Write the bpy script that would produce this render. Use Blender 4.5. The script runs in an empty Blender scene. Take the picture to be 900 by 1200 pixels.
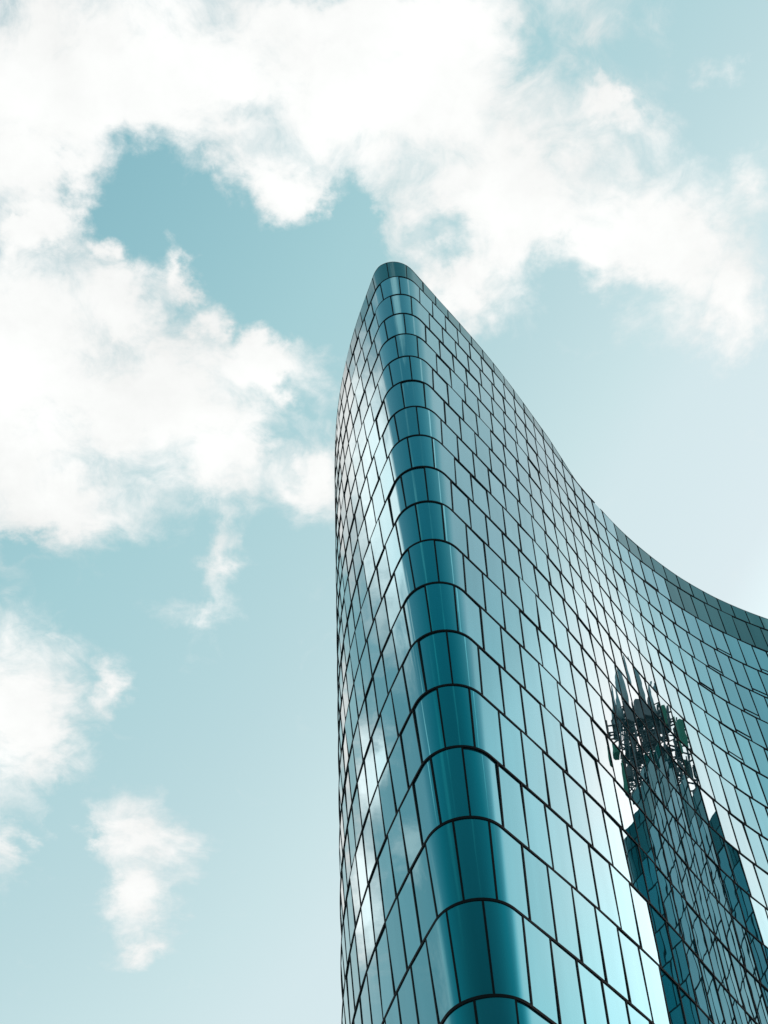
import bpy, math, random
import numpy as np
from mathutils import Vector, Matrix

random.seed(11)
rng = np.random.RandomState(5)
scene = bpy.context.scene
COL = scene.collection
EYE = 1.6                      # eye height above the plaza
H = 3.85                       # storey height
ZTOP = 94.276 + EYE            # top of the prow
NROW = 25
PANE = 1.487                   # pane pitch along the facade

# ------------------------------------------------------------------ materials
def new_mat(name):
    m = bpy.data.materials.new(name); m.use_nodes = True
    nt = m.node_tree
    for n in list(nt.nodes): nt.nodes.remove(n)
    out = nt.nodes.new('ShaderNodeOutputMaterial')
    return m, nt, out

def math_node(nt, op, a, b=None, c=None, clamp=False):
    n = nt.nodes.new('ShaderNodeMath'); n.operation = op; n.use_clamp = clamp
    for i, v in enumerate((a, b, c)):
        if v is None: continue
        if isinstance(v, (int, float)): n.inputs[i].default_value = v
        else: nt.links.new(v, n.inputs[i])
    return n.outputs[0]

def glass_mat(name, body, tint, f0, power, rough=0.0, streak=0.0):
    """coated facade glass: dark body seen through it and a mirror that strengthens towards grazing"""
    m, nt, out = new_mat(name)
    L = nt.links.new
    lw = nt.nodes.new('ShaderNodeLayerWeight'); lw.inputs['Blend'].default_value = 0.5
    p = math_node(nt, 'POWER', lw.outputs['Facing'], power)
    fac = math_node(nt, 'MULTIPLY_ADD', p, 1.0 - f0, f0, clamp=True)
    geo = nt.nodes.new('ShaderNodeNewGeometry')
    tc = nt.nodes.new('ShaderNodeTexCoord')
    mp = nt.nodes.new('ShaderNodeMapping'); mp.inputs['Scale'].default_value = (1.6, 1.6, 0.06)
    L(tc.outputs['Object'], mp.inputs['Vector'])
    nz = nt.nodes.new('ShaderNodeTexNoise'); nz.inputs['Scale'].default_value = 1.0; nz.inputs['Detail'].default_value = 4
    L(mp.outputs['Vector'], nz.inputs['Vector'])
    # interior darkness varies from pane to pane and a little within it
    oi = nt.nodes.new('ShaderNodeObjectInfo')
    rs = math_node(nt, 'FRACT', math_node(nt, 'ADD', geo.outputs['Random Per Island'], oi.outputs['Random']))
    rv = math_node(nt, 'MULTIPLY_ADD', rs, 0.55, 0.45)
    rv = math_node(nt, 'MULTIPLY_ADD', nz.outputs['Fac'], 0.5, rv)
    bc = nt.nodes.new('ShaderNodeVectorMath'); bc.operation = 'SCALE'
    bc.inputs[0].default_value = body
    L(rv, bc.inputs['Scale'])
    dif = nt.nodes.new('ShaderNodeBsdfDiffuse'); L(bc.outputs[0], dif.inputs['Color'])
    gl = nt.nodes.new('ShaderNodeBsdfGlossy'); gl.inputs['Roughness'].default_value = rough
    mixc = nt.nodes.new('ShaderNodeMix'); mixc.data_type = 'RGBA'
    gz = nt.nodes.new('ShaderNodeMapRange'); gz.interpolation_type = 'LINEAR'; L(lw.outputs['Facing'], gz.inputs['Value'])
    gz.inputs['From Min'].default_value = .36; gz.inputs['From Max'].default_value = .85
    L(math_node(nt, 'POWER', gz.outputs[0], 1.3), mixc.inputs['Factor'])
    mixc.inputs['A'].default_value = (*tint, 1); mixc.inputs['B'].default_value = (0.93, 0.97, 0.97, 1)
    L(mixc.outputs['Result'], gl.inputs['Color'])
    # rain streaks and small differences in the coating
    fv = math_node(nt, 'MULTIPLY_ADD', rs, .07, .93)
    fv = math_node(nt, 'MULTIPLY', fv, math_node(nt, 'MULTIPLY_ADD', nz.outputs['Fac'], .14, .93))
    fac = math_node(nt, 'MULTIPLY', fac, fv, clamp=True)
    # slow waviness of the sheet
    bn = nt.nodes.new('ShaderNodeTexNoise'); bn.inputs['Scale'].default_value = 0.55; bn.inputs['Detail'].default_value = 1.0
    L(tc.outputs['Object'], bn.inputs['Vector'])
    bp = nt.nodes.new('ShaderNodeBump'); bp.inputs['Strength'].default_value = 0.10; bp.inputs['Distance'].default_value = 0.02
    L(bn.outputs['Fac'], bp.inputs['Height'])
    L(bp.outputs['Normal'], gl.inputs['Normal'])
    mx = nt.nodes.new('ShaderNodeMixShader'); L(fac, mx.inputs[0]); L(dif.outputs[0], mx.inputs[1]); L(gl.outputs[0], mx.inputs[2])
    L(mx.outputs[0], out.inputs['Surface'])
    return m

def plain_mat(name, col, rough=0.5, metal=0.0, var=0.15, scale=3.0):
    m, nt, out = new_mat(name)
    L = nt.links.new
    b = nt.nodes.new('ShaderNodeBsdfPrincipled')
    tc = nt.nodes.new('ShaderNodeTexCoord')
    nz = nt.nodes.new('ShaderNodeTexNoise'); nz.inputs['Scale'].default_value = scale; nz.inputs['Detail'].default_value = 5
    L(tc.outputs['Object'], nz.inputs['Vector'])
    f = math_node(nt, 'MULTIPLY_ADD', nz.outputs['Fac'], 2 * var, 1 - var)
    sc = nt.nodes.new('ShaderNodeVectorMath'); sc.operation = 'SCALE'; sc.inputs[0].default_value = col
    L(f, sc.inputs['Scale']); L(sc.outputs[0], b.inputs['Base Color'])
    b.inputs['Roughness'].default_value = rough; b.inputs['Metallic'].default_value = metal
    L(b.outputs[0], out.inputs['Surface'])
    return m

GLASS = glass_mat('facade_glass', (0.003, 0.034, 0.048), (0.03, 0.74, 0.93), 0.02, 1.6)
PARAPET = glass_mat('parapet_glass', (0.002, 0.05, 0.062), (0.03, 0.62, 0.72), 0.02, 3.4)
FRAME = plain_mat('black_frame', (0.002, 0.0045, 0.006), 0.6)
FRAME.node_tree.nodes['Principled BSDF'].inputs['Specular IOR Level'].default_value = .05
COPING = plain_mat('coping_metal', (0.16, 0.24, 0.25), 0.4, 0.3)
BACKING = plain_mat('shadow_gap', (0.004, 0.006, 0.007), 0.8)
ROOFM = plain_mat('roof_gravel', (0.18, 0.18, 0.17), 0.9, 0, .3, 6)
CORE = plain_mat('rear_cladding', (0.03, 0.07, 0.08), 0.3)
STEEL = plain_mat('galvanised_steel', (0.09, 0.11, 0.12), 0.5, 0.6)
DARKSTEEL = plain_mat('dark_steel', (0.045, 0.065, 0.07), 0.6)
PALESTEEL = plain_mat('pale_steel', (0.16, 0.27, 0.30), 0.4, 0.2)
GREEN = plain_mat('green_radome', (0.012, 0.17, 0.095), 0.45)
WHITEP = plain_mat('pale_radome', (0.55, 0.60, 0.60), 0.5)
PAVING = plain_mat('plaza_paving', (0.22, 0.22, 0.21), 0.85, 0, .25, .7)

# ------------------------------------------------------------------ mesh helpers
def link_mesh(name, verts, faces, mat, parent=None, smooth=False):
    me = bpy.data.meshes.new(name)
    me.from_pydata([tuple(map(float, v)) for v in verts], [], faces)
    me.update()
    me.materials.append(mat)
    if smooth:
        me.polygons.foreach_set('use_smooth', [True] * len(me.polygons))
    o = bpy.data.objects.new(name, me); COL.objects.link(o)
    if parent is not None: o.parent = parent
    return o

class MB:
    def __init__(self): self.v = []; self.f = []
    def add(self, verts, faces):
        b = len(self.v); self.v += [tuple(map(float, q)) for q in verts]; self.f += [tuple(i + b for i in q) for q in faces]
    def box_pts(self, a):          # eight corners: bottom ring then top ring
        self.add(a, [(3, 2, 1, 0), (4, 5, 6, 7), (0, 1, 5, 4), (1, 2, 6, 5), (2, 3, 7, 6), (3, 0, 4, 7)])
    def bar(self, p, q, w, d=None):
        p = Vector(p); q = Vector(q); d = d or w
        t = (q - p).normalized(); up = Vector((0, 0, 1)) if abs(t.z) < .95 else Vector((1, 0, 0))
        x = t.cross(up).normalized() * w / 2; y = t.cross(x).normalized() * d / 2
        self.box_pts([p - x - y, p + x - y, p + x + y, p - x + y, q - x - y, q + x - y, q + x + y, q - x + y])
    def tube(self, p, q, r0, r1=None, n=10):
        p = Vector(p); q = Vector(q); r1 = r0 if r1 is None else r1
        t = (q - p).normalized(); up = Vector((0, 0, 1)) if abs(t.z) < .95 else Vector((1, 0, 0))
        x = t.cross(up).normalized(); y = t.cross(x).normalized()
        vs = []
        for c, r in ((p, r0), (q, r1)):
            for i in range(n):
                a = 2 * math.pi * i / n; vs.append(c + x * math.cos(a) * r + y * math.sin(a) * r)
        fs = [(i, (i + 1) % n, n + (i + 1) % n, n + i) for i in range(n)] + [tuple(range(n))[::-1], tuple(range(n, 2 * n))]
        self.add(vs, fs)
    def obj(self, name, mat, parent=None, smooth=False):
        return link_mesh(name, self.v, self.f, mat, parent, smooth)

# ------------------------------------------------------------------ plan of the tower
def march(p0, phi0, sgn, L, kk, ks, n):
    ds = L / n; s = (np.arange(n) + .5) * ds; k = np.interp(s, ks, kk)
    ph = phi0 + sgn * np.cumsum(k) * ds; pm = ph - sgn * k * ds / 2
    t = sgn * np.stack([-np.sin(pm), np.cos(pm)], -1)
    return p0 + np.cumsum(t * ds, 0), ph

CX, CY, R0, PL, PR = 2.24, 34.2076, 1.74625, -2.693043, -0.672266
_ph = np.linspace(PL, PR, 81)
_nose = np.array([CX, CY]) + R0 * np.stack([np.cos(_ph), np.sin(_ph)], -1)
LEFT_L, RIGHT_L = 38.0, 96.0
_rp, _rph = march(_nose[-1], PR, 1, RIGHT_L,
                  [.00194, .0133, -.0243, -.02215, -.0195, -.012, -.012, -.045, -.045, 0, .30, .30],
                  [0, 12, 25, 40, 48, 49, 60, 61, 69.5, 70.5, 71.5, 96], 1920)
_lp, _lph = march(_nose[0], PL, -1, LEFT_L, [.01974, .02494, .0532], [0, 18, 45], 760)
PTS = np.vstack([_lp[::-1], _nose, _rp]); PHI = np.concatenate([_lph[::-1], _ph, _rph])
_d = np.concatenate([[0], np.cumsum(np.hypot(*np.diff(PTS, axis=0).T))])
S = _d - _d[len(_lp) + 40]
SMIN, SMAX = float(S[0]), float(S[-1])
EPS = 0.004685                 # the walls lean out by a hair

def plan(s, z, off=0.0):
    """point of the facade at arc length s and height z, off metres proud of the glass; and its normal angle"""
    x = np.interp(s, S, PTS[:, 0]); y = np.interp(s, S, PTS[:, 1]); ph = float(np.interp(s, S, PHI))
    e = off + EPS * (z - (ZTOP - 10 * H))
    return np.array([x + math.cos(ph) * e, y + math.sin(ph) * e, z]), ph

def bend(s):
    return abs(float(np.interp(s + .5, S, PHI)) - float(np.interp(s - .5, S, PHI)))

KROOF = ([-40, -3, -1, 1.6, 5, 21, 23, 25, 28, 31, 35, 38, 42, 50, 120],
         [.12, .10, .0, .2, .28, .26, .45, .72, 1.0, 1.13, 1.25, 1.34, 1.40, 1.43, 1.43])
def zroof(s): return ZTOP - H * float(np.interp(s, *KROOF))
def zrow(k): return ZTOP - H * k

FLARE = .22                   # each storey's glazing leans out: its head stands this far proud of its foot
def lean(i, z):
    """offset of row i's glass at height z"""
    return -FLARE * (zrow(i) - z) / H
def row_mids(i):
    if i % 2: l0, core, r0 = -2.65, [-1.07, .38, 2.18], 3.72
    else: l0, core, r0 = -2.0, [-.37, 1.09], 2.95
    left = list(np.arange(l0, SMIN + 1.2, -1.485))[::-1]
    right = list(np.arange(r0, SMAX - 1.2, 1.54))
    return [float(v) for v in left + core + right]

# ------------------------------------------------------------------ camera (the tower is seen from the plaza)
cam = bpy.data.cameras.new('camera'); cam_o = bpy.data.objects.new('camera', cam); COL.objects.link(cam_o)
FWD = Vector((0.0, 0.50839332, 0.86112498)); RGT = Vector((0.99746291, 0.06130188, -0.03619157)); UP = Vector((0.07118813, -0.85894023, 0.50710347))
M = Matrix.Identity(4)
for i in range(3): M[i][0] = RGT[i]; M[i][1] = UP[i]; M[i][2] = -FWD[i]
M.translation = Vector((0, 0, EYE))
cam_o.matrix_world = M
cam.sensor_fit = 'VERTICAL'; cam.sensor_height = 36; cam.sensor_width = 27; cam.lens = 1423.028 / 1200 * 36
cam.clip_start = .1; cam.clip_end = 20000
scene.camera = cam_o

def to_frame(p):
    d = Vector(p) - Vector((0, 0, EYE)); w = d.dot(FWD)
    if w < 1: return None
    return 450 + 1423.028 * d.dot(RGT) / w, 600 - 1423.028 * d.dot(UP) / w
def frame_area(corners, normal):
    """how large a pane shows in the photograph (0 when it faces away or lies outside)"""
    c = sum((Vector(q) for q in corners), Vector()) / len(corners)
    if (Vector((0, 0, EYE)) - c).dot(normal) <= 0: return 0
    q = [to_frame(x) for x in corners]
    if any(x is None for x in q): return 0
    ins = sum(0 <= x <= 900 and 0 <= y <= 1200 for x, y in q)
    a = 0
    for (x0, y0), (x1, y1) in zip(q, q[1:] + q[:1]): a += x0 * y1 - x1 * y0
    return abs(a) / 2 * ins / len(q)

# ------------------------------------------------------------------ the tower
tower = bpy.data.objects.new('office_tower', None); COL.objects.link(tower)
tower.location = (0, 0, 0)
tower['label'] = 'curved teal glass office tower with black mullions and a rounded corner edge under the clouds'
tower['category'] = 'skyscraper'

panes = []        # (area, verts, faces, is_parapet, smooth)
mulls = []        # (area, verts)
vents = []
VENT = {2: (32.8,), 3: (39.9, 44.1), 4: (37.6, 42.3), 5: (35.3, 40.1), 6: (37.8,), 7: (35.6,)}
GAP = .030
def is_parapet(i, m):
    return i == 0 or (i == 1 and zroof(m) < zrow(1) - .05 * H and m > 21) or (i == 2 and m > 34.8)

TH = .058                      # half height of the transoms
for i in range(NROW):
    zt_, zb_ = zrow(i) - TH, max(zrow(i + 1) + TH, .05)
    if zt_ < .3: break
    mids = row_mids(i)
    for a, b in zip(mids[:-1], mids[1:]):
        m = (a + b) / 2
        if min(zroof(a), zroof(b)) < zb_ + .12: continue
        par = is_parapet(i, m)
        if max(bend(a), bend(m), bend(b)) > .06:
            nu = 16; vs = []; w0, w1 = rng.normal(0, .012, 2)
            for q in range(nu + 1):
                s = a + (b - a) * q / nu + GAP * (1 - 2 * q / nu)
                for zz in (zb_, min(zt_, zroof(s) - .03)): vs.append(plan(s, zz, lean(i, zz) + w0 * (q / nu - .5) + w1 * (zz - zb_) / H)[0])
            fs = [(2 * q, 2 * q + 2, 2 * q + 3, 2 * q + 1) for q in range(nu)]
            corners = [vs[0], vs[2 * nu], vs[2 * nu + 1], vs[1]]
            ph = plan(m, zb_)[1]; smooth = True
        else:
            zc = (zt_ + zb_) / 2
            c, ph = plan(m, zc, lean(i, zc))
            n = np.array([math.cos(ph), math.sin(ph), 0]); t_ = np.array([-math.sin(ph), math.cos(ph), 0])
            ta, tb = rng.normal(0, math.radians(.33), 2)
            vs = []
            for top, s in ((0, a + GAP), (0, b - GAP), (1, b - GAP), (1, a + GAP)):
                z = min(zt_, zroof(s) - .03) if top else zb_
                ds = s - m; dz = z - zc
                vs.append(c + t_ * ds + np.array([0, 0, dz]) + n * (math.tan(ta) * ds + math.tan(tb) * dz + (EPS + FLARE / H) * dz))
            fs = [(0, 1, 2, 3)]
            corners = vs; smooth = False
        nrm = Vector((math.cos(ph), math.sin(ph), -.055))
        panes.append((frame_area([Vector(map(float, q)) for q in corners], nrm), vs, fs, par, smooth))
    for a in mids:
        if zroof(a) < zb_ + .2: continue
        zt = min(zt_, zroof(a) - .02)
        w = .042 if not is_parapet(i, a) else .028
        vs = []
        for z in (zb_, zt):
            o = lean(i, z)
            for s_, off in ((a - w, -.08), (a + w, -.08), (a + w, .028), (a - w, .028)): vs.append(plan(s_, z, o + off)[0])
        ph = plan(a, zb_)[1]
        fr = frame_area([Vector(map(float, vs[k])) for k in (3, 2, 6, 7)], Vector((math.cos(ph), math.sin(ph), 0)))
        mulls.append((fr, vs))
    for s0 in VENT.get(i, ()):
        k = min(range(len(mids) - 1), key=lambda q: abs((mids[q] + mids[q + 1]) / 2 - s0))
        vents.append((i, mids[k], mids[k + 1]))

BOXF = [(0, 1, 2, 3), (7, 6, 5, 4), (4, 5, 1, 0), (5, 6, 2, 1), (6, 7, 3, 2), (7, 4, 0, 3)]
def split(items, n, vis):
    order = sorted(range(len(items)), key=lambda q: -items[q][0])
    keep = [q for q in order if items[q][0] > 0][:n]
    ks = set(keep)
    return keep, [q for q in range(len(items)) if q not in ks]

def merged(name, idx, items, mat):
    vs, fs, sm = [], [], []
    for q in idx:
        b = len(vs); vs += items[q][1]; fs += [tuple(x + b for x in f) for f in items[q][2]]; sm += [items[q][4]] * len(items[q][2])
    o = link_mesh(name, vs, fs, mat, tower)
    o.data.polygons.foreach_set('use_smooth', sm)
    return o

clear = [p for p in panes if not p[3]]; capp = [p for p in panes if p[3]]
for name, group, mat in (('glass_pane', clear, GLASS), ('parapet_panel', capp, PARAPET)):
    keep, rest = split(group, 100, True)
    for q in keep:
        o = link_mesh(name, group[q][1], group[q][2], mat, tower, group[q][4])
    if rest:
        o = merged(name, rest, group, mat); o['kind'] = 'stuff'
keep, rest = split(mulls, 100, True)
for q in keep: link_mesh('mullion', mulls[q][1], BOXF, FRAME, tower)
mb = MB()
for q in rest: mb.add(mulls[q][1], BOXF)
o = mb.obj('mullion', FRAME, tower); o['kind'] = 'stuff'

def ribbon(s0, s1, zf, prof, of=None):
    """sweep a closed profile [(offset, dz)] along the plan"""
    ss = [s0]
    while ss[-1] < s1 - 1e-6:
        st = .10 if max(bend(ss[-1] + .3), bend(ss[-1]), bend(ss[-1] + .7)) > .1 else .3717
        ss.append(min(ss[-1] + st, s1))
    n = len(prof); vs = []; fs = []
    for s in ss:
        for off, dz in prof: vs.append(plan(s, zf(s) + dz, off + (of(s) if of else 0))[0])
    for j in range(len(ss) - 1):
        for q in range(n):
            fs.append((j * n + q, j * n + (q + 1) % n, (j + 1) * n + (q + 1) % n, (j + 1) * n + q))
    fs.append(tuple(range(n))[::-1]); fs.append(tuple(range((len(ss) - 1) * n, len(ss) * n)))
    return vs, fs

TP = [(-FLARE - .09, -TH), (.035, -TH), (.035, TH), (-FLARE - .09, TH)]
for k in range(1, NROW):
    z = zrow(k)
    if z < .3: break
    # only where the wall rises above this floor line
    ok = [s for s in np.arange(SMIN + .3, SMAX - .3, .25) if zroof(s) > z + .25]
    vs, fs = ribbon(min(ok), max(ok), lambda s: z, TP)
    link_mesh('transom', vs, fs, FRAME, tower)
def roof_lean(s):
    z = zroof(s); k = (ZTOP - z) / H
    return lean(int(k), z)
vs, fs = ribbon(SMIN + .2, SMAX - .2, zroof, [(-.16, -.04), (.015, -.04), (.015, .03), (-.16, .03)], roof_lean)
link_mesh('roof_coping', vs, fs, COPING, tower)

for i, a, b in vents:
    z = zrow(i + 1) + .80
    vs = []
    for zz in (z - .045, z + .045):
        o = lean(i, zz)
        for s, off in ((a + .055, -.05), (b - .055, -.05), (b - .055, .03), (a + .055, .03)): vs.append(plan(s, zz, o + off)[0])
    link_mesh('vent_rail', vs, BOXF, FRAME, tower)

# dark void behind the glazing joints, the rear of the building and the roof
NB = 400
sb = np.linspace(SMIN, SMAX, NB)
front = [plan(s, 0, -.42)[0] for s in sb]
tops = [zroof(s) - .12 for s in sb]
vs = [(p[0], p[1], 0) for p in front] + [(plan(s, zt, -.42)[0][0], plan(s, zt, -.42)[0][1], zt) for s, zt in zip(sb, tops)]
fs = [(j, j + 1, NB + j + 1, NB + j) for j in range(NB - 1)]
link_mesh('curtain_wall_backing', vs, fs, BACKING, tower)
back = [tuple(front[-1][:2]), *[tuple(p) for p in [(62, 92), (36, 108), (10, 92)]], tuple(front[0][:2])]
vs = []; fs = []
zb = [tops[-1]] + [tops[-1]] * (len(back) - 2) + [tops[0]]
for (x, y), zt in zip(back, zb): vs += [(x, y, 0), (x, y, zt)]
fs = [(2 * j, 2 * j + 2, 2 * j + 3, 2 * j + 1) for j in range(len(back) - 1)]
link_mesh('rear_wall', vs, fs, CORE, tower)
zr = zrow(2.0)
ring = [(plan(s, zr, -.45)[0][0], plan(s, zr, -.45)[0][1]) for s in np.linspace(SMIN, SMAX, 260)] + list(back[1:-1])
link_mesh('roof', [(x, y, zr) for x, y in ring], [tuple(range(len(ring)))], ROOFM, tower)

# ------------------------------------------------------------------ aerial mast on the far wing, mirrored in the concave wall
AX, AY = 52.2, 74.0
base = Vector((AX, AY, zr))
mast = bpy.data.objects.new('antenna_mast', None); COL.objects.link(mast); mast.location = base; mast.scale = (1.45, 1.45, 1.5)
mast['label'] = 'rooftop antenna mast with green panel aerials, seen mirrored in the concave glass'
mast['category'] = 'antenna mast'
def P(x, y, z): return (x, y, z)
W = .75
mb = MB()
for sx in (-1, 1):
    for sy in (-1, 1):
        mb.tube((sx * W, sy * W, 0), (sx * W * .55, sy * W * .55, 11.5), .10, .07)
        mb.box_pts([(sx * W - .3, sy * W - .3, 0), (sx * W + .3, sy * W - .3, 0), (sx * W + .3, sy * W + .3, 0), (sx * W - .3, sy * W + .3, 0)] +
                   [(sx * W - .3, sy * W - .3, .25), (sx * W + .3, sy * W - .3, .25), (sx * W + .3, sy * W + .3, .25), (sx * W - .3, sy * W + .3, .25)])
nb = 11
for j in range(nb):
    za, zb_ = 11.5 * j / nb, 11.5 * (j + 1) / nb
    wa, wb = W * (1 - .45 * j / nb), W * (1 - .45 * (j + 1) / nb)
    cs = [(-1, -1), (1, -1), (1, 1), (-1, 1)]
    for q in range(4):
        a, b = cs[q], cs[(q + 1) % 4]
        mb.tube((a[0] * wa, a[1] * wa, za), (b[0] * wb, b[1] * wb, zb_), .045, n=6)
        mb.tube((b[0] * wa, b[1] * wa, za), (a[0] * wb, a[1] * wb, zb_), .045, n=6)
        mb.tube((a[0] * wb, a[1] * wb, zb_), (b[0] * wb, b[1] * wb, zb_), .05, n=6)
mb.obj('lattice_frame', DARKSTEEL, mast)
mb = MB(); mb.tube((0, 0, 9.4), (0, 0, 11.2), .5, .46, 14); mb.tube((0, 0, 11.2), (0, 0, 17.6), .5, .04, 14); mb.obj('spire', PALESTEEL, mast, True)
for (x, y, h) in ((.45, -.35, 14.4), (-.5, .3, 13.4), (-.2, -.6, 12.6)):
    mb = MB(); mb.tube((x * 2.2, y * 2.2, 9.2), (x * 2.2, y * 2.2, h), .3, .04, 12); mb.obj('whip_aerial', PALESTEEL, mast, True)
for zq, r in ((6.4, 1.75), (9.3, 1.45)):
    mb = MB(); n = 16
    for q in range(n):
        a, b = 2 * math.pi * q / n, 2 * math.pi * (q + 1) / n
        for dz in (0, 1.0):
            mb.tube((r * math.cos(a), r * math.sin(a), zq + dz), (r * math.cos(b), r * math.sin(b), zq + dz), .05, n=6)
        mb.tube((r * math.cos(a), r * math.sin(a), zq), (r * math.cos(a), r * math.sin(a), zq + 1.1), .04, n=6)
        if q % 2 == 0: mb.tube((.3 * math.cos(a), .3 * math.sin(a), zq), (r * math.cos(a), r * math.sin(a), zq), .06, n=6)
    mb.tube((0, 0, zq - .04), (0, 0, zq + .02), .9, .9, 24)
    mb.obj('service_gallery', DARKSTEEL, mast)
def panel_aerial(a, r, z, h, mat):
    ca, sa = math.cos(a), math.sin(a)
    mb = MB(); w, d = .46, .22; prof = [(-w, -d), (w, -d), (w, d * .4), (w * .6, d), (-w * .6, d), (-w, d * .4)]
    vs = []
    for zz, sc in ((z, .9), (z + .12, 1), (z + h - .12, 1), (z + h, .9)):
        for px, py in prof: vs.append((ca * (r + py * sc) - sa * px * sc, sa * (r + py * sc) + ca * px * sc, zz))
    n = 6; fs = [tuple(range(n))[::-1], tuple(range(18, 24))]
    for l in range(3): fs += [(l * n + q, l * n + (q + 1) % n, (l + 1) * n + (q + 1) % n, (l + 1) * n + q) for q in range(n)]
    mb.add(vs, fs)
    o = mb.obj('panel_aerial', mat, mast)
    mb = MB()
    for zz in (z + .5, z + h - .5): mb.bar((ca * (r - .2), sa * (r - .2), zz), (ca * .5, sa * .5, zz), .09)
    mb.tube((ca * (r - .3), sa * (r - .3), z - .3), (ca * (r - .3), sa * (r - .3), z + h + .2), .06, n=8)
    mb.obj('bracket', DARKSTEEL, o)
for q in range(10):
    a = 2 * math.pi * (q + .35) / 10
    if abs(math.cos(a - math.radians(125))) > .55: panel_aerial(a, 3.2, 4.2 if q % 2 else 6.3, 2.9, GREEN)
for q in range(6):
    a = 2 * math.pi * (q + .1) / 6
    if q % 2 or abs(math.cos(a - math.radians(125))) > .7: panel_aerial(a, 2.2, 8.7, 2.0, GREEN if abs(math.cos(a - math.radians(125))) > .7 else STEEL)
for q in range(9):
    a = 2 * math.pi * (q + .5) / 9 + .12 * (q % 3); z = 2.5 + .45 * (q % 4)
    mb = MB(); c, s_ = math.cos(a), math.sin(a)
    for r0, r1, w, z0, z1 in ((1.5, 1.85, .22, z, z + 1.0), (1.85, 1.93, .17, z + .1, z + .9)):
        mb.box_pts([(c * r - s_ * t * w, s_ * r + c * t * w, zz) for zz in (z0, z1) for r, t in ((r0, -1), (r1, -1), (r1, 1), (r0, 1))])
    mb.tube((c * 1.7, s_ * 1.7, z + 1), (c * 1.95, s_ * 1.95, z + 3.1), .04, n=6)
    mb.bar((c * 1.5, s_ * 1.5, z + .5), (c * .4, s_ * .4, z + .5), .10)
    mb.obj('radio_unit', DARKSTEEL if q % 3 else STEEL, mast)
for q in range(9):
    a = 2 * math.pi * (q + .2) / 9; c, s_ = math.cos(a), math.sin(a)
    mb = MB(); mb.tube((c * 2.1, s_ * 2.1, 2.6), (c * 1.9, s_ * 1.9, 10.2), .07, n=8)
    mb.bar((c * 2.1, s_ * 2.1, 3.2), (c * .6, s_ * .6, 2.6), .09); mb.bar((c * 1.95, s_ * 1.95, 8.9), (c * .5, s_ * .5, 9.3), .09)
    mb.obj('mounting_pole', STEEL, mast)
for a, z, r in ((.6, 4.2, .6), (2.9, 4.6, .45), (4.5, 3.4, .7)):
    mb = MB(); c = Vector((math.cos(a) * 1.2, math.sin(a) * 1.2, z)); n = Vector((math.cos(a), math.sin(a), 0))
    mb.tube(c, c + n * .35, r * .5, r, 20); mb.tube(c + n * .35, c + n * .5, r, r * .98, 20); mb.bar(c, c - n * .8, .1)
    mb.obj('dish_aerial', WHITEP, mast, False)

# ------------------------------------------------------------------ ground
g = link_mesh('ground', [(-4000, -4000, 0), (4000, -4000, 0), (4000, 4000, 0), (-4000, 4000, 0)], [(0, 1, 2, 3)], PAVING)
g['kind'] = 'structure'

# ------------------------------------------------------------------ light and sky
SUN_AZ, SUN_EL = math.radians(52), math.radians(28)      # azimuth from +Y towards +X
sun = bpy.data.lights.new('sun', 'SUN'); sun.energy = 3.0; sun.angle = math.radians(.53); sun.color = (1, .95, .88)
so = bpy.data.objects.new('sun', sun); COL.objects.link(so)
sd = Vector((math.sin(SUN_AZ) * math.cos(SUN_EL), math.cos(SUN_AZ) * math.cos(SUN_EL), math.sin(SUN_EL)))
so.rotation_euler = sd.to_track_quat('Z', 'Y').to_euler(); so.location = sd * 300

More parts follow.
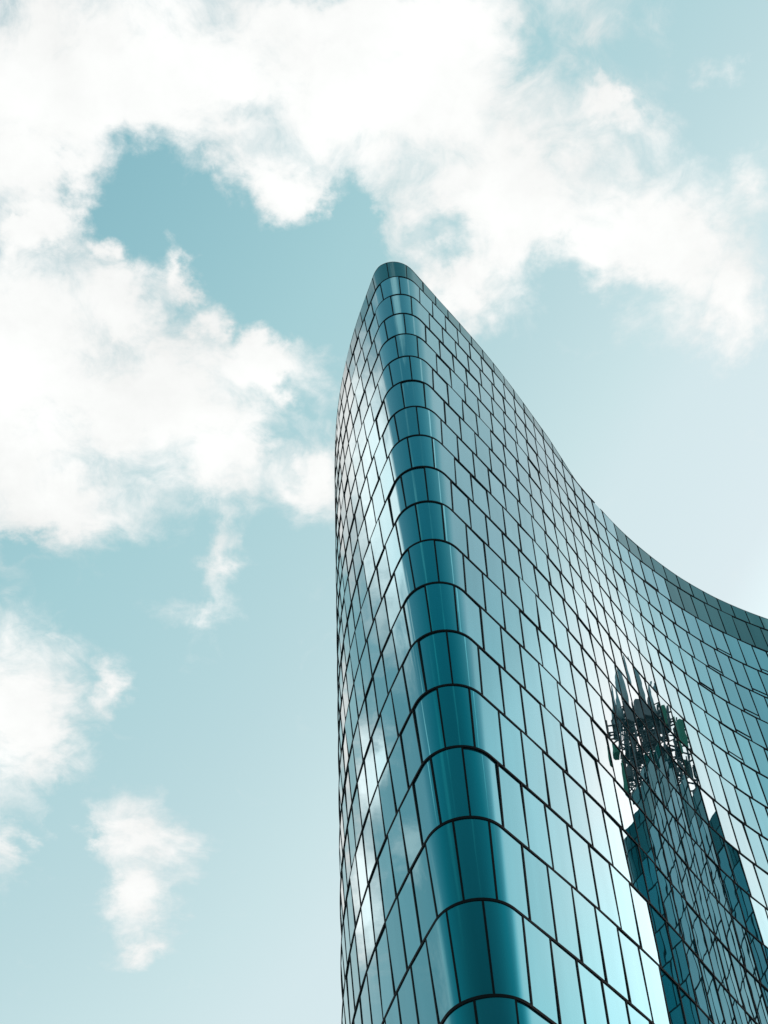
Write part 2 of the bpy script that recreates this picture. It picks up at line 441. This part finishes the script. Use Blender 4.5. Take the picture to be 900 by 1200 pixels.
CLOUDS = [(-0.2746, 0.2983, 0.0944, 0.0544, -3.136, 1.0),
    (-0.1891, 0.1777, 0.3656, 0.16, -3.099, 1.0),
    (0.0237, 0.2053, 0.2943, 0.12, -2.906, 1.0),
    (-0.0648, 0.2705, 0.0994, 0.0877, 3.096, 1.0),
    (-0.2691, 0.2386, 0.1177, 0.0995, 2.791, 1.0),
    (0.1249, 0.3091, 0.2084, 0.1359, -2.683, 1.0),
    (0.2419, 0.3548, 0.1639, 0.1182, -2.467, 1.0),
    (0.3091, 0.4143, 0.0831, 0.0671, 1.156, 1.0),
    (0.0802, 0.3657, 0.0836, 0.0735, 1.443, 1.0),
    (0.2085, 0.238, 0.1083, 0.0486, -2.505, 0.75),
    (0.292, 0.2009, 0.0299, 0.0256, -2.514, 0.45),
    (-0.3325, 0.4303, 0.2753, 0.2373, 2.654, 1.0),
    (-0.2012, 0.4659, 0.205, 0.1418, -3.135, 1.0),
    (-0.1054, 0.4397, 0.1077, 0.076, -3.101, 1.0),
    (-0.1546, 0.5223, 0.1446, 0.097, -3.103, 0.9),
    (-0.06, 0.5481, 0.0762, 0.06, 1.673, 0.85),
    (-0.2097, 0.379, 0.0866, 0.0714, 3.013, 1.0),
    (-0.1535, 0.3392, 0.0919, 0.0309, 1.917, 0.8),
    (-0.1336, 0.3927, 0.0563, 0.0524, 2.819, 0.75),
    (-0.0732, 0.387, 0.0566, 0.0284, 2.831, 0.5),
    (-0.0999, 0.3296, 0.0356, 0.0277, -2.718, 0.34),
    (-0.2193, 0.3283, 0.0452, 0.0404, 2.259, 0.9),
    (-0.1583, 0.6255, 0.1476, 0.037, 1.872, 0.53),
    (-0.1853, 0.689, 0.0731, 0.04, 2.853, 0.5),
    (-0.3941, 0.8074, 0.2097, 0.111, 1.729, 1.0),
    (-0.2946, 0.7766, 0.0786, 0.0407, 1.978, 0.72),
    (-0.3043, 0.9959, 0.1256, 0.1034, -2.121, 0.85),
    (-0.3188, 1.0839, 0.1655, 0.0752, 1.751, 0.8),
    (-0.3293, 1.1783, 0.0742, 0.0435, 2.89, 0.68),
    (-0.4504, 0.9815, 0.1108, 0.0389, 1.805, 0.7),
    (-0.3032, 0.5513, 0.1724, 0.0846, -3.096, 0.9),
    (0.329, 0.3058, 0.0735, 0.0471, 1.357, 0.62),
    (0.0268, 0.1544, 0.2863, 0.0724, -3.074, 1.0),
    (-0.735, 0.69, 0.0917, 0.125, -0.349, 1.0),
    (-0.56, 0.37, 0.3833, 0.2667, 0.0, 1.0),
    (-0.66, 0.76, 0.1667, 0.1833, -0.349, 1.0),
    (-0.7, 0.98, 0.25, 0.2333, -0.349, 1.0),
    (0.8, -0.3, 0.8333, 0.0583, 0.0, 1.0),  # unseen band, shaped to mirror as a bright streak on the rounded corner
    (-1.06, 0.03, 0.2333, 0.075, 0.0, 1.0),
    (-0.93, 0.71, 0.1, 0.0833, 0.524, 0.75),
    (-0.82, 0.18, 0.1333, 0.0833, -0.698, 0.85),
    (-0.08, -0.53, 0.2333, 0.0833, -0.175, 1.0),
    (-0.45, -0.85, 0.6667, 0.0833, 1.047, 0.8),  # this and the next: added out of view to streak the corner's reflection
    (0.3, -1.15, 0.8333, 0.0833, -1.257, 0.75),
    (-1.4, 0.6, 0.4167, 0.5, 0.0, 0.9),
    (-0.9, -0.9, 0.5, 0.2, 0.785, 0.9)]
GAPS = [(-0.378, 0.9886, 0.0997, 0.0346, 1.774, 0.7),
    (-0.1818, 0.2762, 0.0738, 0.0673, 2.369, 1.1),
    (-0.1257, 0.3055, 0.0714, 0.0605, 3.059, 1.0),
    (-0.1044, 0.3674, 0.0582, 0.0366, 1.717, 0.7),
    (-0.0586, 0.3516, 0.0928, 0.0623, 2.727, 1.1),
    (-0.0145, 0.3027, 0.0604, 0.0333, 1.65, 1.0),
    (0.1915, 0.3935, 0.077, 0.0537, -2.78, 0.9),
    (0.1393, 0.1651, 0.0503, 0.0415, -2.93, 0.6),
    (0.0634, 0.323, 0.0348, 0.0334, 1.114, 0.5),
    (-0.0854, 0.2076, 0.0432, 0.0174, 3.035, 0.35),
    (-0.3487, 0.5948, 0.0344, 0.0283, 2.927, 0.6),
    (-0.0682, 0.4661, 0.034, 0.0257, 1.691, 0.6),
    (-0.1015, 0.5087, 0.0442, 0.0327, 1.715, 0.45),
    (0.2078, 0.218, 0.0593, 0.0234, -2.587, 0.4),
    (-0.2876, 0.2923, 0.0258, 0.0096, -3.092, 0.3)]

w = bpy.data.worlds.new('World'); scene.world = w; w.use_nodes = True
nt = w.node_tree
for n in list(nt.nodes): nt.nodes.remove(n)
L = nt.links.new
def mth(*a, **k): return math_node(nt, *a, **k)
out = nt.nodes.new('ShaderNodeOutputWorld'); bg = nt.nodes.new('ShaderNodeBackground'); L(bg.outputs[0], out.inputs[0])
tc = nt.nodes.new('ShaderNodeTexCoord')
sky = nt.nodes.new('ShaderNodeTexSky'); sky.sky_type = 'NISHITA'; sky.sun_disc = False
sky.sun_elevation = SUN_EL; sky.sun_rotation = SUN_AZ
sky.air_density = 1.0; sky.dust_density = 1.0; sky.ozone_density = 1.0; sky.altitude = 40
# the sky's brightness drives a cool teal palette, paling towards the sun
lum = nt.nodes.new('ShaderNodeRGBToBW'); L(sky.outputs[0], lum.inputs[0])
tint = nt.nodes.new('ShaderNodeValToRGB'); L(mth('MULTIPLY', lum.outputs[0], 1 / 12.0), tint.inputs[0])
cr = tint.color_ramp
PAL = [(.85,(.12,.33,.42)),(1.15,(.266,.515,.584)),(1.36,(.376,.624,.672)),(1.7,(.50,.70,.74)),(1.92,(.59,.77,.80)),(2.09,(.655,.805,.84)),(2.69,(.723,.84,.88)),(3.22,(.90,1.05,1.07)),(3.75,(1.3,1.37,1.37)),(6.0,(2.4,1.85,1.75)),(7.5,(2.6,2.2,2.08)),(11.0,(2.9,2.6,2.5))]
for q, (yv, c) in enumerate(PAL):
    e = cr.elements[q] if q < 2 else cr.elements.new(yv / 12.0)
    e.position = yv / 12.0; e.color = (*[10 * v for v in c], 1)
# cloud sheet: directions projected on a level layer
sep = nt.nodes.new('ShaderNodeSeparateXYZ'); L(tc.outputs['Generated'], sep.inputs[0])
zc = mth('MAXIMUM', sep.outputs['Z'], .06)
U = mth('DIVIDE', sep.outputs['X'], zc); V = mth('DIVIDE', sep.outputs['Y'], zc)
cmb = nt.nodes.new('ShaderNodeCombineXYZ'); L(U, cmb.inputs[0]); L(V, cmb.inputs[1])
# gentle swirl of the layer
wn = nt.nodes.new('ShaderNodeTexNoise'); wn.inputs['Scale'].default_value = 9; wn.inputs['Detail'].default_value = 3
L(cmb.outputs[0], wn.inputs['Vector'])
ws = nt.nodes.new('ShaderNodeVectorMath'); ws.operation = 'SUBTRACT'; L(wn.outputs['Color'], ws.inputs[0]); ws.inputs[1].default_value = (.5, .5, .5)
wm = nt.nodes.new('ShaderNodeVectorMath'); wm.operation = 'MULTIPLY_ADD'; L(ws.outputs[0], wm.inputs[0]); wm.inputs[1].default_value = (.09, .09, 0); L(cmb.outputs[0], wm.inputs[2])
wn2 = nt.nodes.new('ShaderNodeTexNoise'); wn2.inputs['Scale'].default_value = 34; wn2.inputs['Detail'].default_value = 5; wn2.inputs['Roughness'].default_value = .6
L(cmb.outputs[0], wn2.inputs['Vector'])
ws2 = nt.nodes.new('ShaderNodeVectorMath'); ws2.operation = 'SUBTRACT'; L(wn2.outputs['Color'], ws2.inputs[0]); ws2.inputs[1].default_value = (.5, .5, .5)
wm1 = wm
wm = nt.nodes.new('ShaderNodeVectorMath'); wm.operation = 'MULTIPLY_ADD'; L(ws2.outputs[0], wm.inputs[0]); wm.inputs[1].default_value = (.065, .065, 0); L(wm1.outputs[0], wm.inputs[2])
def blob_max(lst):
    acc = None
    for (x, y, a, b, rot, wt) in lst:
        mp = nt.nodes.new('ShaderNodeMapping'); mp.vector_type = 'TEXTURE'
        mp.inputs['Location'].default_value = (x, y, 0); mp.inputs['Rotation'].default_value = (0, 0, rot); mp.inputs['Scale'].default_value = (a, b, 1)
        L(wm.outputs[0], mp.inputs['Vector'])
        gr = nt.nodes.new('ShaderNodeTexGradient'); gr.gradient_type = 'SPHERICAL'; L(mp.outputs[0], gr.inputs['Vector'])
        val = mth('MULTIPLY', gr.outputs['Fac'], wt)
        if acc is None: acc = val
        else: acc = mth('SMOOTH_MAX', acc, val, .12)
    return acc
pos = blob_max(CLOUDS); neg = blob_max(GAPS)
fb = nt.nodes.new('ShaderNodeTexNoise'); fb.inputs['Scale'].default_value = 18; fb.inputs['Detail'].default_value = 11; fb.inputs['Roughness'].default_value = .66; fb.inputs['Distortion'].default_value = .3
L(wm1.outputs[0], fb.inputs['Vector'])
fb2 = nt.nodes.new('ShaderNodeTexNoise'); fb2.inputs['Scale'].default_value = 5.5; fb2.inputs['Detail'].default_value = 7; fb2.inputs['Roughness'].default_value = .6
mpo = nt.nodes.new('ShaderNodeMapping'); mpo.inputs['Location'].default_value = (3.1, 7.7, 0); L(cmb.outputs[0], mpo.inputs[0]); L(mpo.outputs[0], fb2.inputs['Vector'])
n1 = mth('SUBTRACT', fb.outputs['Fac'], .5)
dens = mth('SUBTRACT', mth('MULTIPLY', pos, 1.3), mth('MULTIPLY', neg, .95))
dens = mth('MULTIPLY_ADD', n1, 1.12, dens)
mr = nt.nodes.new('ShaderNodeMapRange'); mr.interpolation_type = 'SMOOTHSTEP'; mr.clamp = True
L(dens, mr.inputs['Value']); mr.inputs['From Min'].default_value = .13; mr.inputs['From Max'].default_value = .90
cov = mr.outputs[0]
# thick parts bright, thin and hollow parts greyer
sh = mth('MULTIPLY_ADD', mth('SUBTRACT', fb2.outputs['Fac'], .5), .45, mth('MULTIPLY_ADD', mth('MINIMUM', dens, 1.0), .13, .86))
sh = mth('MINIMUM', mth('MAXIMUM', sh, .80), 1.10)
# extra brightness added to out-of-view clouds for whiter reflections and streaks in the glass
mirror_clouds = blob_max(CLOUDS[len(CLOUDS) - 13:len(CLOUDS) - 13 + 6])
sh = mth('MULTIPLY', sh, mth('MULTIPLY_ADD', mth('MULTIPLY', mth('SUBTRACT', mirror_clouds, .42), 3.2, clamp=True), .62, 1.0))
cl = nt.nodes.new('ShaderNodeVectorMath'); cl.operation = 'SCALE'; cl.inputs[0].default_value = (10.05, 10.1, 9.95); L(sh, cl.inputs['Scale'])
mixc = nt.nodes.new('ShaderNodeMix'); mixc.data_type = 'RGBA'; L(mth('MULTIPLY', cov, .97), mixc.inputs['Factor'])
L(tint.outputs[0], mixc.inputs['A']); L(cl.outputs[0], mixc.inputs['B'])
L(mixc.outputs['Result'], bg.inputs['Color']); bg.inputs['Strength'].default_value = .1

scene.render.engine = 'CYCLES'
scene.cycles.max_bounces = 6; scene.cycles.glossy_bounces = 4; scene.cycles.diffuse_bounces = 2
scene.cycles.use_denoising = True
vs_ = scene.view_settings
vs_.view_transform = 'Standard'; vs_.look = 'None'; vs_.gamma = 1; vs_.use_curve_mapping = False; vs_.exposure = 0
